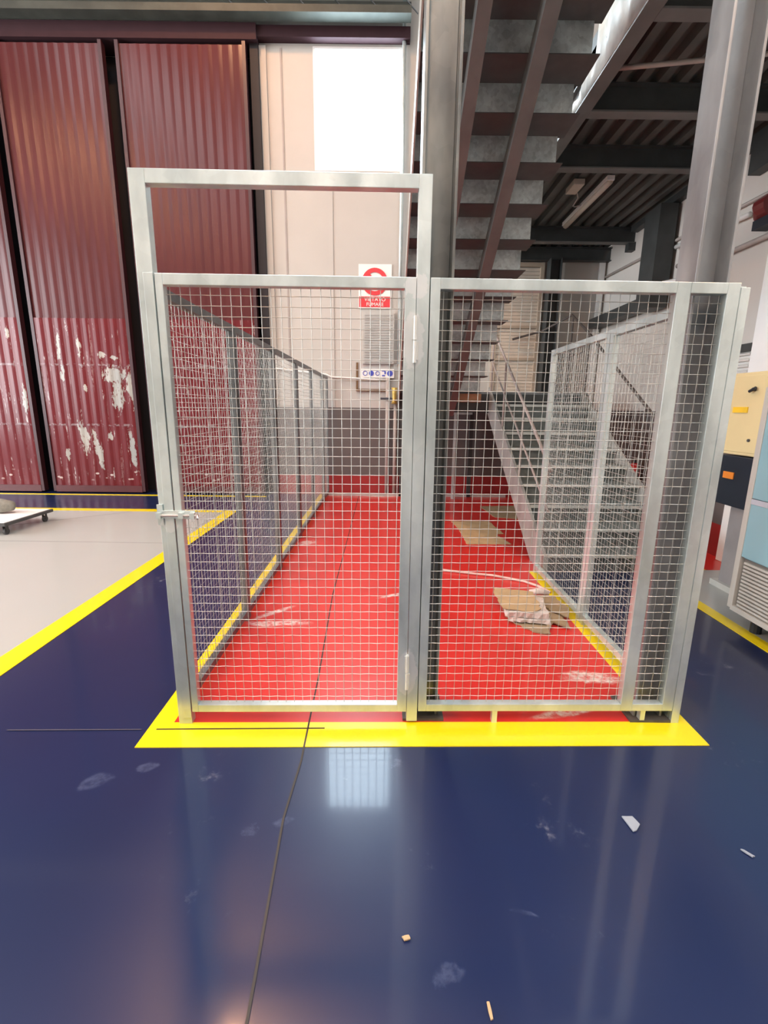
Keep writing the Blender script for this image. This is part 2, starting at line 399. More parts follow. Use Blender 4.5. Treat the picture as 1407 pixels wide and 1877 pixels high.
# ------------------------------------------------------------------ red sliding doors
EDGEM = paint('dark red door edge', (.045, .012, .016), .4)
def door_leaf(x0, x1, label, y=8.0):
    loc = ((x0+x1)/2, y, 0.02)
    t = thing('hangar_door', label, 'door', loc)
    b = MB()
    n = max(2, int(round((x1-x0-.1)/.145))); p = (x1-x0-.1)/n
    prof = []
    for i in range(n):
        a = x0+.05+i*p
        prof += [(a, 0), (a+p*.25, -.003), (a+p*.5, -.011), (a+p*.62, -.014), (a+p*.75, -.011)]
    prof.append((x1-.05, 0))
    for (z0, z1, off) in ((.10, 1.16, 0), (1.14, 2.12, -.004), (2.10, 2.84, -.008), (2.84, 6.55, .012)):
        vs = []; fs = []
        dk_ = .28 if z0 > 2.5 else .45
        for x, d in prof: d = d*dk_; vs += [(x, y+d+off, z0), (x, y+d+off, z1), (x, y+.05, z0), (x, y+.05, z1)]
        for i in range(len(prof)-1):
            k = 4*i
            fs += [(k, k+4, k+5, k+1), (k+2, k+3, k+7, k+6), (k+1, k+5, k+7, k+3), (k, k+2, k+6, k+4)]
        fs += [(0, 1, 3, 2), (4*len(prof)-4, 4*len(prof)-2, 4*len(prof)-1, 4*len(prof)-3)]
        b.add(vs, fs)
    b.build('corrugated_panel', DOOR, t)
    b = MB()
    b.box(x0, x0+.05, y-.02, y+.08, .03, 6.58); b.build('edge_profile', EDGEM, t)
    b = MB(); b.box(x1-.05, x1, y-.02, y+.08, .03, 6.58); b.build('edge_profile', EDGEM, t)
    b = MB(); b.box(x0+.05, x1-.05, y-.025, y+.07, .02, .13); b.build('bottom_rail', paint('dark red bottom rail', (.08, .016, .02), .4), t)
    return t
door_leaf(-7.6, -5.86, 'tall red corrugated sliding door leaf cut by the left edge')
door_leaf(-5.70, -4.12, 'tall red corrugated door leaf with the big peeled paint patches')
door_leaf(-3.93, -2.06, 'tall red corrugated door leaf next to the cream wall')
b = MB(); b.box(-9.9, -7.7, 8.0, 8.1, .02, 6.58); struct('door_1', b, DOOR)
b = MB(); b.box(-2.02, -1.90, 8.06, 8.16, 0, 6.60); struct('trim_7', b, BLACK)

# ------------------------------------------------------------------ high bay lamps
def lamp(x, y, z=8.6, power=55, label=''):
    t = thing('high_bay_lamp', label, 'lamp', (x, y, z), 0, 'high bay lamps under the roof')
    b = MB(); b.tube([(x, y, z), (x, y, z+.05), (x, y, z+.25), (x, y, z+.33)], [.26, .24, .12, .10], 20); b.build('reflector', DARKST, t, smooth=True)
    b = MB(); b.cyl((x, y, z-.01), (x, y, z+.005), .22, 20); b.build('diffuser', LAMPE, t)
    b = MB(); b.cyl((x, y, z+.33), (x, y, 9.4), .01, 6); b.build('suspension_rod', DARKST, t)
    high_bay_light((x, y, z-.32), power)
for x, y, w_ in ((-2.4, 5.45, 'above the cage, nearest the hangar doors'), (-9.2, 1.0, 'over the grey floor at the left'), (-9.2, -2.4, 'at the left behind the viewer'),
                 (-8.2, -5.6, 'farthest back at the left'), (-1.0, -4.5, 'straight behind the viewer'), (5.8, -3.0, 'behind the viewer on the right')):
    lamp(x, y, label='round warm glowing high bay lamp '+w_)

# ------------------------------------------------------------------ wire mesh
def wire_mesh(mb, P0, eu, ev, nu, nv, pitch, r=.00138, a=.0016, ou=None, ov=None, lu=None, lv=None):
    """crimped woven mesh; P0 corner, eu/ev unit vectors, lu x lv metres"""
    P0, eu, ev = Vector(P0), Vector(eu), Vector(ev); n = eu.cross(ev)
    lu = lu or nu*pitch; lv = lv or nv*pitch
    us = [((lu-(nu-1)*pitch)/2)+i*pitch for i in range(nu)]
    vs_ = [((lv-(nv-1)*pitch)/2)+k*pitch for k in range(nv)]
    def run(pts, e1):
        base = len(mb.v); L = len(pts); vv = []; ff = []
        for q in pts: vv += [q+n*r, q+e1*r, q-n*r, q-e1*r]
        for i in range(L-1):
            for k in range(4):
                k2 = (k+1) % 4; ff.append((i*4+k, i*4+k2, i*4+4+k2, i*4+4+k))
        mb.add(vv, ff)
    for i, u in enumerate(us):
        pts = [P0+eu*u]
        for k, v in enumerate(vs_): pts.append(P0+eu*u+ev*v+n*a*(1 if (i+k) % 2 else -1))
        pts.append(P0+eu*u+ev*lv); run(pts, eu)
    for k, v in enumerate(vs_):
        pts = [P0+ev*v]
        for i, u in enumerate(us): pts.append(P0+eu*u+ev*v-n*a*(1 if (i+k) % 2 else -1))
        pts.append(P0+ev*v+eu*lu); run(pts, ev)

# ------------------------------------------------------------------ cage front
ANG = math.atan(SL)
FX = Matrix.Translation((0, YF, 0)) @ Matrix.Rotation(ANG, 4, 'Z')
def F(): return MB(FX)
BV = .002
# surround of the gate
t = thing('gate_portal', 'tall galvanised steel portal frame rising above the mesh gate', 'frame', (-.40, fy(-.40, .02), 0), ANG)
F().box(-.970, -.908, 0, .045, 0, 2.352).build('post', GALV, t, bevel=BV)
F().box(.119, .170, 0, .045, .012, 2.352).build('post', GALV, t, bevel=BV)
F().box(-.908, .119, 0, .040, 2.302, 2.352).build('top_beam', GALV, t, bevel=BV)
# gate leaf
t = thing('mesh_gate', 'hinged galvanised wire mesh gate filling the lower part of the tall portal', 'gate', (-.39, fy(-.39, .0), .066), ANG)
GD0, GD1 = -.004, .034
F().box(-.902, -.872, GD0, GD1, .066, 1.992).build('stile', GALV, t, bevel=BV)
F().box(.073, .117, GD0, GD1, .066, 1.992).build('stile', GALV, t, bevel=BV)
o = F().box(-.872, .073, GD0, GD1, 1.950, 1.992); o.build('rail', GALV, t, bevel=BV)
o = F().box(-.872, .073, GD0, GD1, .066, .104); o.build('rail', GALV, t, bevel=BV)
F().box(-.944, -.906, -.008, -.001, .037, 1.992).build('stop_strip', GALV, t, bevel=.001)
mb = F(); wire_mesh(mb, (-.874, .018, .102), (1, 0, 0), (0, 0, 1), 24, 46, .0396, lu=.949, lv=1.850); mb.build('wire_mesh', GALVW, t)
HG = paint('white hinge metal', (.78, .80, .76), .35, .3)
for z0 in (1.67, .19):
    b = F()
    b.cyl((.1165, -.010, z0), (.1165, -.010, z0+.085), .0075, 12); b.cyl((.1165, -.010, z0+.088), (.1165, -.010, z0+.175), .0075, 12)
    b.cyl((.1165, -.010, z0+.175), (.1165, -.010, z0+.180), .0055, 10)
    b.box(.1185, .13, -.009, -.001, z0+.01, z0+.08); b.box(.104, .1145, -.009, -.005, z0+.09, z0+.17)
    b.build('hinge', HG, t)
bolt = F().box(-.952, -.812, -.014, -.008, 1.015, 1.05).build('latch_plate', GALV, t, bevel=.001)
b = F(); b.cyl((-.955, -.024, 1.030), (-.795, -.024, 1.030), .006, 12); b.cyl((-.800, -.024, 1.030), (-.790, -.050, 1.022), .005, 8)
b.build('slide_bolt', paint('bright bolt steel', (.72, .62, .56), .25, .6), bolt)
for x in (-.962, -.868, -.82): F().box(x-.010, x+.010, -.033, -.014, 1.018, 1.043).build('bolt_guide', GALV, bolt)
b = F(); b.box(-.975, -.950, -.010, .0, .985, 1.075); b.build('keeper', GALV, t)

# fixed front panel to the right of the gate
t = thing('mesh_fence', 'wide fixed galvanised mesh panel forming the front right of the cage', 'fence', (.79, fy(.79, .0), 0), ANG)
PD0, PD1 = -.002, .038
for x0, x1 in ((.174, .213), (1.156, 1.212), (1.360, 1.412)): F().box(x0, x1, PD0, PD1, .067, 1.992).build('stile', GALV, t, bevel=BV)
for x0, x1 in ((.213, 1.156), (1.212, 1.360)):
    F().box(x0, x1, PD0, PD1, 1.950, 1.992).build('rail', GALV, t, bevel=BV)
    F().box(x0, x1, PD0, PD1, .067, .104).build('rail', GALV, t, bevel=BV)
mb = F(); wire_mesh(mb, (.211, .022, .102), (1, 0, 0), (0, 0, 1), 24, 46, .0396, lu=.947, lv=1.850); mb.build('wire_mesh', GALVW, t)
mb = F(); wire_mesh(mb, (1.210, .022, .102), (1, 0, 0), (0, 0, 1), 4, 46, .0396, lu=.152, lv=1.850); mb.build('wire_mesh', GALVW, t)
F().box(.535, .560, .004, .034, .0, .067).build('foot', GALV, t)
F().box(1.262, 1.285, .004, .034, .010, .067).build('foot', GALV, t)
t = MB(FX).box(1.414, 1.452, -.002, .020, .0, 1.975).build('corner_post', GALV, None, bevel=BV)
tag(t, 'slim galvanised corner post at the right end of the cage front', 'post')

# ------------------------------------------------------------------ side fences of the cage
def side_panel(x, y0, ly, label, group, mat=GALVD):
    t = thing('mesh_fence', label, 'fence', (x, y0+ly/2, 0), 0, group)
    for a, b_ in ((y0+.004, y0+.044), (y0+ly-.044, y0+ly-.004)):
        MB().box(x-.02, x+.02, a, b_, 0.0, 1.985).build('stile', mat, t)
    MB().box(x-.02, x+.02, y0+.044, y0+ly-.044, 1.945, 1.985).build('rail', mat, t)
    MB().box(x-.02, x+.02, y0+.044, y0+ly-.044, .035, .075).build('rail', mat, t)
    mb = MB(); n = int((ly-.09)/.0396)
    wire_mesh(mb, (x+.004, y0+.042, .073), (0, 1, 0), (0, 0, 1), n, 46,   .0396, r=.0012, lu=ly-.084, lv=1.874); mb.build('wire_mesh', GALVW, t)
    return t
XL, XR, PL = -.978, 1.432, 1.083
names = ['nearest the gate', 'second from the gate', 'third from the gate', 'fourth from the gate', 'fifth from the gate']
g = 'galvanised mesh panels of the left cage wall'
first = None
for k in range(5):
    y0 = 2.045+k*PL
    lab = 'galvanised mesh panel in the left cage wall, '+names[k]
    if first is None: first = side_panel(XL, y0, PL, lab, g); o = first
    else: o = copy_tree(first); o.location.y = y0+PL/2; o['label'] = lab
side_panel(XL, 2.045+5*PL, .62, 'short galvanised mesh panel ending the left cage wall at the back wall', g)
g = 'galvanised mesh panels of the right cage wall'
a = side_panel(XR, 2.045, PL, 'galvanised mesh panel in the right cage wall, beside the front column', g, GALV)
c = copy_tree(a); c.location.y = 2.045+PL*1.5; c['label'] = 'galvanised mesh panel in the right cage wall, ending at the stair foot'

# ------------------------------------------------------------------ steel columns
def column(x0, y0, s, z1, label, mat, plate=True, z0=.012):
    t = thing('steel_column', label, 'column', (x0+s/2, y0+s/2, z0-.012))
    f = .011; b = MB()
    b.box(x0, x0+f, y0, y0+s, z0, z1); b.box(x0+s-f, x0+s, y0, y0+s, z0, z1)
    b.box(x0+f, x0+s-f, y0+s*.58, y0+s*.58+.008, z0, z1)
    b.build('shaft', mat, t, bevel=.0015)
    if plate:
        b = MB(); b.box(x0-.03, x0+s+.03, y0-.035, y0+s+.03, 0, .012); b.build('base_plate', paint('dusty base plate', (.12, .11, .10), .6, .4, .3, 20), t)
    return t
column(.132, 2.052, .140, 4.0, 'galvanised H column standing just behind the gate hinge post', COLM)
column(1.246, 2.058, .140, 4.0, 'bright galvanised H column inside the front right corner of the cage', galv('bright column steel', (.23, .235, .24), (.42, .43, .43), .4, .5, 14))

# ------------------------------------------------------------------ mezzanine
t = thing('mezzanine_deck', 'dark corrugated steel mezzanine deck under the upper floor on the right', 'deck', (2.5, 5, 4.0))
b = MB(); n = 26; x0, x1 = 1.52, 3.495; p = (x1-x0)/12
vs = []; prof = []
for i in range(12):
    a = x0+i*p; prof += [(a, 4.06), (a+p*.42, 4.06), (a+p*.52, 4.0), (a+p*.92, 4.0)]
prof.append((x1, 4.06)); prof = [q for q in prof]
for x, z in prof: vs += [(x, 2.0, z), (x, YB-.005, z), (x, 2.0, 4.11), (x, YB-.005, 4.11)]
fs = []
for i in range(len(prof)-1):
    k = 4*i; fs += [(k, k+4, k+5, k+1), (k+2, k+3, k+7, k+6), (k, k+2, k+6, k+4), (k+1, k+5, k+7, k+3)]
b.add(vs, fs); b.build('corrugated_sheet', DECK, t)
b = MB(); b.box(1.52, 3.495, 2.0, YB-.005, 4.11, 4.20); b.box(-.1, 1.52, 2.0, 3.05, 4.02, 4.20); b.build('slab', DARKST, t)
def ibeam_x(xa, xb, y, z1, h, label, mat=DARKST, w_=.10, fm=None):
    t = thing('steel_beam', label, 'beam', ((xa+xb)/2, y, z1-h), 0, 'beams carrying the mezzanine deck')
    b = MB(); b.box(xa, xb, y-.004, y+.004, z1-h+.01, z1-.01); b.box(xa, xb, y-w_/2, y+w_/2, z1-.01, z1); b.build('web', mat, t)
    b = MB(); b.box(xa, xb, y-w_/2, y+w_/2, z1-h, z1-h+.012); b.build('bottom_flange', fm or STRG, t)
    return t
ibeam_x(1.60, 3.5, 3.38, 3.998, .20, 'dark steel beam under the deck, nearest of the cross beams')
ibeam_x(1.60, 3.5, 4.36, 3.998, .20, 'dark steel beam under the deck meeting the edge beam by its torn wrap')
ibeam_x(1.60, 3.5, 5.25, 3.998, .20, 'dark steel beam under the deck just in front of the tube lamp')
ibeam_x(1.60, 3.5, 7.32, 3.998, .20, 'dark steel beam under the deck just behind the tube lamp')
ibeam_x(1.60, 3.5, 8.05, 3.96, .19, 'dark steel beam under the deck against the back wall', fm=DARKST)
b = MB(); b.box(3.38, 3.495, 2.2, 5.0, 3.66, 3.995); b.box(3.40, 3.495, 5.0, 7.25, 3.92, 3.995)
tag(b.build('wall_beam', DARKST), 'dark steel beam along the top of the right wall', 'beam')
b = MB(); b.box(3.40, 3.5, 7.27, 7.37, 3.70, 3.80); tag(b.build('beam_bracket', DARKST), 'small dark bracket on the right wall under the far cross beam', 'bracket')
t = thing('edge_beam', 'brown grey edge beam of the mezzanine beside the stair opening', 'beam', (1.55, 5, 3.8))
b = MB(); b.box(1.525, 1.535, 2.1, 8.1, 3.812, 3.99); b.box(1.49, 1.60, 2.1, 8.1, 3.988, 4.0); b.build('web', STRG, t)
b = MB(); b.box(1.49, 1.60, 2.1, 8.1, 3.80, 3.812); b.build('bottom_flange', STRG, t)
# torn wrap hanging on the edge beam
b = MB(); pts = []; n = 46
random.seed(11)
top = []; bot = []
for i in range(n+1):
    y = 4.42-1.8*i/n
    hgt = .03+.13*min(1, i/11)+random.uniform(-.012, .015)+(.0 if i < 12 else .20+.12*min(1, (i-12)/4))
    bot.append((1.488+random.uniform(-.004, .004), y, 3.815)); top.append((1.480+random.uniform(-.018, .012), y+random.uniform(-.02, .02), 3.815+hgt))
vs = []; fs = []
for i in range(n+1):
    m_ = Vector(bot[i]).lerp(Vector(top[i]), .5)+Vector((random.uniform(-.02, .01), 0, 0))
    vs += [bot[i], tuple(m_), top[i]]
for i in range(n): k = 3*i; fs += [(k, k+1, k+4, k+3), (k+1, k+2, k+5, k+4)]
b.add(vs, fs)
o = b.build('torn_wrap', paint('torn white plastic wrap', (.56, .62, .60), .4, 0, .35, 5, col2=(.33, .37, .37)), None, smooth=True)
sm = o.modifiers.new('thick', 'SOLIDIFY'); sm.thickness = .004
tag(o, 'torn white plastic wrap stuck along the side of the edge beam', 'wrap')
# lamp and box under the deck
t = thing('tube_lamp', 'long unlit tube lamp fixed under the mezzanine deck', 'lamp', (2.43, 6.4, 3.90))
MB().box(2.39, 2.47, 5.78, 7.12, 3.945, 3.99).build('housing', WHITE, t)
MB().tube([(2.43, 5.80, 3.94), (2.43, 7.10, 3.94)], .035, 10).build('diffuser', TUBEL, t, smooth=True)
o = MB().box(2.06, 2.18, 5.86, 6.12, 3.93, 3.99).build('junction_box', TUBEL, None, bevel=.006); tag(o, 'small cream junction box under the deck left of the tube lamp', 'box')
o = MB().tube([(2.18, 6.1, 3.97), (2.24, 6.2, 3.93), (2.26, 6.4, 3.92), (2.32, 6.5, 3.95), (2.39, 6.5, 3.97)], .007, 6).build('cable', PIPE, None); tag(o, 'thin cable from the junction box to the tube lamp', 'cable')
o = MB().tube([(1.55, 4.05, 3.92), (1.9, 3.96, 3.90), (2.5, 3.86, 3.90), (3.1, 3.80, 3.92), (3.45, 3.78, 3.93)], .016, 8).build('conduit', PIPE, None, smooth=True); tag(o, 'thin conduit crossing under the near end of the deck', 'conduit')

# ------------------------------------------------------------------ stairs
RZ, RG, UZ0, UY0 = .18, .279, 1.73, 6.63
t = thing('staircase_flight', 'upper galvanised stair flight seen from below, climbing towards the viewer', 'stairs', (.8, 5.0, 1.73))
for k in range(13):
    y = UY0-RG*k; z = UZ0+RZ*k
    tr = MB().box(.20, 1.345, y-.004, y+RG+.02, z-.004, z+.002).build('tread', paint('shaded underside steel', (.088, .090, .090), .55, .1, .2, 9) if k == 0 else tr_m, t) if k else None
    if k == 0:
        tr_m = paint('shaded underside steel', (.088, .090, .090), .55, .1, .2, 9)  # dark tone puts the shade under the treads into the colour
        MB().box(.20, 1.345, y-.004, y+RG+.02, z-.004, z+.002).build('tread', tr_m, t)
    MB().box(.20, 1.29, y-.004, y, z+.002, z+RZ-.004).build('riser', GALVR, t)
def slope_prism(x0, x1, ya, yb, off0, off1, y0=UY0, z0=UZ0, s=-RZ/RG):
    pts = [(x0, ya, z0+(ya-y0)*s+off0), (x0, yb, z0+(yb-y0)*s+off0), (x0, yb, z0+(yb-y0)*s+off1), (x0, ya, z0+(ya-y0)*s+off1)]
    return MB().prism(pts, (x1-x0, 0, 0))
slope_prism(.50, .585, 6.90, 3.2, -.17, -.02).build('stringer', STRG, t)
slope_prism(.885, .98, 6.90, 3.2, -.17, -.02).build('stringer', STRG, t)
slope_prism(.185, .197, 6.95, 3.2, -.06, .20).build('stringer', paint('pale string plate', (.42, .42, .38), .45, .3, .15, 5), t)

t = thing('stair_landing', 'steel landing by the back wall between the two stair flights', 'landing', (1.5, 7.5, 1.7))
MB().box(.2, 2.9, 6.92, 8.10, 1.70, 1.73).build('plate', GALVD, t)
MB().box(.2, 2.9, 6.90, 6.92, 1.44, 1.70).build('edge_plate', DARKST, t)
for x in (.25, 1.42, 2.83): MB().box(x, x+.06, 7.98, 8.04, 0.003, 1.70).build('leg', DARKST, t)
b = MB(); b.box(.90, 1.36, 6.86, 6.895, 1.585, 1.70); tag(b.build('wooden_board', BROWNW), 'light pine board on the landing edge under the lowest upper steps', 'board')

NOS = paint('pale worn nosing', (.60, .62, .58), .45, .2)
t = thing('staircase_flight', 'lower galvanised stair flight rising away behind the right cage wall', 'stairs', (2.15, 5.5, 0))
LG, LR = .30, .173
for j_ in range(1, 11):
    y = 4.22+LG*(j_-1); z = LR*j_
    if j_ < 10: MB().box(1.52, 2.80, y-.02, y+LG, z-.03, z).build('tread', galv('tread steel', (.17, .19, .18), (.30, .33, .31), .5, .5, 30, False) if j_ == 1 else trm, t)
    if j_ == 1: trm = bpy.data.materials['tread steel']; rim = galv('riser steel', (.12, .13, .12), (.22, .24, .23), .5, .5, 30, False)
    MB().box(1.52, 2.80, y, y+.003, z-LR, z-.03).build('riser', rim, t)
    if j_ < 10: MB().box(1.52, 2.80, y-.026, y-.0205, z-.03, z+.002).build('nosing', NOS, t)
sl = LR/LG
for x0, x1 in ((1.485, 1.515), (2.805, 2.835)):
    pts = [(x0, 4.16, 0), (x0, 4.16, .16), (x0, 4.40, .30), (x0, 7.0, .30+sl*2.60), (x0, 7.0, .30+sl*2.60-.36), (x0, 4.55, .0)]
    MB().prism(pts, (x1-x0, 0, 0)).build('stringer', galv('string steel', (.34, .34, .32), (.52, .52, .50), .45, .5, 20) if x0 < 2 else bpy.data.materials['string steel'], t)
def rail_path(x, off): return [(x, 4.20, off), (x, 6.92, off+sl*2.72)]
dk = paint('dark handrail paint', (.075, .062, .055), .45)
dk2 = paint('brown grey rail paint', (.32, .27, .25), .5)
b = MB(); b.tube([(1.50, 4.20, 0.95), (1.50, 6.92, .98+sl*2.72), (1.50, 7.2, 2.62)], .016, 8); b.build('handrail', dk2, t, smooth=True)
b = MB(); b.tube(rail_path(1.50, .58), .011, 8); b.build('mid_rail', dk2, t, smooth=True)
for y in (4.3, 5.2, 6.1, 6.88): MB().tube([(1.50, y, sl*(y-4.2)+.1), (1.50, y, .95+sl*(y-4.2))], .012, 8).build('baluster', dk2, t)
b = MB(); b.tube([(2.82, 4.25, .98), (2.82, 7.0, 1.02+sl*2.72), (2.82, 7.30, 2.74), (2.82, 7.60, 2.90), (2.50, 7.95, 2.72), (2.05, 8.05, 2.60)], .018, 8); b.build('handrail', dk, t)
for y in (4.3, 5.2, 6.1, 6.88): MB().tube([(2.82, y, sl*(y-4.2)+.1), (2.82, y, .98+sl*(y-4.2))], .012, 8).build('baluster', dk, t)
b = MB(); b.tube([(2.82, 7.55, 1.73), (2.82, 7.55, 2.88)], .016, 8); b.tube([(2.82, 7.0, 2.3), (2.82, 8.05, 2.3)], .013, 8); b.build('landing_rail', dk, t)

# ------------------------------------------------------------------ back wall fittings
t = thing('louvred_shutter', 'cream louvred shutter door at the back of the stair landing', 'shutter', (2.12, 8.13, 1.75))
b = MB(); b.box(1.74, 1.80, 8.09, 8.145, 1.74, 3.76); b.box(2.44, 2.50, 8.09, 8.145, 1.74, 3.76); b.box(1.80, 2.44, 8.09, 8.145, 3.70, 3.76); b.box(1.80, 2.44, 8.09, 8.145, 2.78, 2.82); b.box(1.80, 2.44, 8.09, 8.145, 2.28, 2.32)
b.build('frame', paint('tan shutter frame', (.42, .34, .26), .6), t)
b = MB()
for i in range(38):
    z = 1.76+i*.0507; b.box(1.80, 2.44, 8.118, 8.14, z, z+.046)
b.build('louvre_slats', paint('cream slats', (.60, .52, .43), .6), t)
column(2.53, 7.90, .18, 3.78, 'dark painted H column standing on the landing beside the shutter', DARKST, plate=False, z0=1.732)
b = MB(); b.box(2.74, 2.82, 8.10, 8.15, 1.5, 3.76); b.box(3.38, 3.46, 8.10, 8.15, 1.5, 3.9); struct('trim_8', b, WHITE)

def text_mesh(s, size, mat, name, parent, loc):
    cu = bpy.data.curves.new('t', 'FONT'); cu.body = s; cu.size = size; cu.align_x = 'CENTER'; cu.align_y = 'CENTER'; cu.extrude = .0008
    tmp = bpy.data.objects.new('t', cu); COL.objects.link(tmp); bpy.context.view_layer.update()
    me = bpy.data.meshes.new_from_object(tmp.evaluated_get(bpy.context.evaluated_depsgraph_get()))
    bpy.data.objects.remove(tmp); me.materials.clear(); me.materials.append(mat)
    o = bpy.data.objects.new(name, me); COL.objects.link(o); o.parent = parent
    me.transform(Matrix.Rotation(pi/2, 4, 'X')); o.location = wmat(parent).inverted() @ Vector(loc); return o
t = thing('prohibition_sign', 'white sign with red ring above a red lettered panel, high on back wall', 'sign', (-.18, 8.14, 3.0))
yS = 8.13
MB().box(-.45, .08, yS, yS+.012, 3.06, 3.72).build('plate', SIGNW, t)
b = MB(); c0 = Vector((-.19, yS-.004, 3.46)); ring = []
ro, ri, n = .205, .140, 40
for k in range(n):
    q = 2*pi*k/n
    for rr in (ro, ri):
        for dy in (0, -.006): ring.append(c0+Vector((rr*cos(q), dy, rr*sin(q))))
fs = []
for k in range(n):
    a = 4*k; b2 = 4*((k+1) % n)
    fs += [(a, a+1, b2+1, b2), (a+2, b2+2, b2+3, a+3), (a+1, a+3, b2+3, b2+1), (a, b2, b2+2, a+2)]
b.add(ring, fs); b.bar(c0+Vector((-.11, -.003, .11)), c0+Vector((.11, -.003, -.11)), .006, .05, up=(1, 0, 1)); b.build('ring_symbol', SIGNR, t)
MB().box(-.44, .07, yS-.006, yS-.001, 3.08, 3.24).build('lettered_panel', SIGNR, t)
text_mesh('VIETATO', .085, SIGNW, 'lettering', t, (-.185, yS-.008, 3.195)); text_mesh('FUMARE', .075, SIGNW, 'lettering', t, (-.185, yS-.008, 3.12))
t = thing('wall_cabinet', 'pale grey ribbed cabinet on the back wall below the red ring sign', 'cabinet', (-.12, 8.1, 2.22))
MB().box(-.38, .13, 8.08, 8.15, 2.20, 3.0).build('body', paint('pale grey cabinet', (.45, .44, .41), .5), t)
b = MB()
for i in range(20): z = 2.22+i*.038; b.box(-.35, .10, 8.072, 8.08, z, z+.018)
b.build('ribs', paint('grey ribs', (.37, .36, .34), .5), t)
t = thing('notice_board', 'brown framed notice board with blue pictogram strip near the pipes', 'notice board', (-.2, 8.12, 1.78))
MB().box(-.46, .05, 8.125, 8.145, 1.80, 2.21).build('panel', paint('grey notice panel', (.47, .44, .42), .5), t)
b = MB(); b.box(-.49, -.455, 8.11, 8.145, 1.76, 2.22); b.box(-.455, .06, 8.11, 8.145, 1.76, 1.80); b.box(-.42, .0, 8.115, 8.145, 1.925, 1.955); b.build('frame', WOODF, t)
st = MB().box(-.41, .14, 8.10, 8.112, 1.98, 2.12).build('pictogram_strip', SIGNW, t)
b = MB()
for i, rr in enumerate((.035, .042, .032, .03, .048)):
    x = -.34+i*.103
    if i in (1, 4): b.cyl((x, 8.094, 2.05), (x, 8.10, 2.05), rr, 16)
    elif i == 3: b.box(x-.03, x+.03, 8.094, 8.10, 2.08, 2.10); b.box(x+.01, x+.035, 8.094, 8.10, 2.04, 2.08); b.box(x-.03, x+.02, 8.094, 8.10, 2.005, 2.025)
    else: b.tube([(x+rr*cos(q*.6283), 8.097, 2.05+rr*sin(q*.6283)) for q in range(10)], .006, 6, True)
b.build('blue_symbols', SIGNB, st)
o = MB().tube([(-1.9, 8.12, 2.12), (-1.0, 8.12, 2.03), (-.9, 8.12, 1.985), (-.2, 8.10, 1.955), (.06, 8.10, 1.955)], .014, 8).build('wall_conduit', WHITE, None, smooth=True); tag(o, 'thin white conduit running along the back wall to the notice board', 'conduit')
b = MB(); b.tube([(.04, 8.08, .03), (.04, 8.08, 1.98)], .035, 12); o = b.build('wall_pipe', PIPE, None, smooth=True); tag(o, 'light grey vertical pipe on the back wall left of the brass valve', 'pipe')
b = MB(); b.tube([(.17, 8.06, .03), (.17, 8.06, 1.55)], .03, 12); o = b.build('wall_pipe', PIPE, None, smooth=True); tag(o, 'grey vertical pipe on the back wall under the brass valve', 'pipe')
b = MB(); b.tube([(.215, 8.09, 2.2), (.215, 8.09, 8.3)], .028, 12); o = b.build('drain_pipe', GALV, None, smooth=True); tag(o, 'tall galvanised pipe running up the wall right of the window', 'pipe')
t = thing('pipe_valve', 'brass coloured valve on the pipe beside the notice board', 'valve', (.15, 8.03, 1.56))
MB().tube([(.15, 8.03, 1.56), (.15, 8.03, 1.62), (.15, 8.03, 1.72), (.15, 8.03, 1.82)], [.05, .035, .035, .05], 12).build('body', BRASS, t, smooth=True)
MB().tube([(-.08, 8.04, 1.64), (.12, 8.03, 1.64)], .02, 8).build('lever', NAVY, t)
# threshold bar and rear frame
b = MB(); b.box(-.96, .9, 7.98, 8.03, .0, .045); b.box(1.0, 2.1, 8.0, 8.05, .0, .05); struct('baseboard_back', b, paint('dusty metal sill', (.50, .45, .42), .5, .2))
t = thing('steel_frame', 'slim galvanised upright and crossbar at the back wall under the landing', 'frame', (1.17, 7.8, 0))
MB().box(1.13, 1.17, 7.80, 7.84, 0, 1.40).build('upright', GALV, t); MB().box(.70, 1.42, 7.80, 7.84, 1.40, 1.44).build('crossbar', GALV, t)

# ------------------------------------------------------------------ right wall fittings
o = MB().tube([(3.478, 8.1, 3.56), (3.478, 6.8, 3.52), (3.478, 4.0, 3.42)], .018, 8).build('conduit', PIPE, None, smooth=True); tag(o, 'upper thin conduit along the right wall', 'conduit')
o = MB().tube([(3.46, 6.18, 3.41), (3.46, 5.0, 3.335)], .026, 8).build('conduit', WHITE, None, smooth=True); tag(o, 'thick pale conduit along the right wall beside the siren', 'conduit')
o = MB().tube([(3.46, 6.1, 3.18), (3.46, 5.2, 3.065), (3.46, 4.0, 3.05)], .026, 8).build('conduit', PIPE, None, smooth=True); tag(o, 'lower conduit along the right wall below the siren', 'conduit')
o = MB().tube([(3.28, 6.05, 2.98), (3.42, 5.85, 2.98), (3.45, 5.4, 2.96)], .022, 8).build('conduit', WHITE, None, smooth=True); tag(o, 'short white pipe stub sticking out beside the dark duct', 'conduit')
t = thing('siren', 'dark red and black siren on the right wall at the edge', 'siren', (3.42, 4.75, 3.25))
MB().tube([(3.42, 4.80, 3.22), (3.40, 4.74, 3.29), (3.40, 4.62, 3.29)], [.05, .10, .10], 14).build('horn', paint('dark red siren', (.16, .02, .02), .4), t)
MB().box(3.36, 3.498, 4.60, 4.80, 3.12, 3.20).build('base', NAVY, t)
t = thing('ventilation_duct', 'dark square duct dropping down and bending along the right wall', 'duct', (3.35, 6.5, 2.8))
MB().box(3.24, 3.45, 6.22, 6.56, 2.74, 3.90).build('drop', DARKST, t)
MB().box(3.28, 3.45, 6.56, 8.10, 2.78, 2.92).build('horizontal_run', DARKST, t)
t = thing('louvred_vent', 'white slatted vent with a dark top bar on the right wall', 'vent', (3.47, 4.95, 1.8))
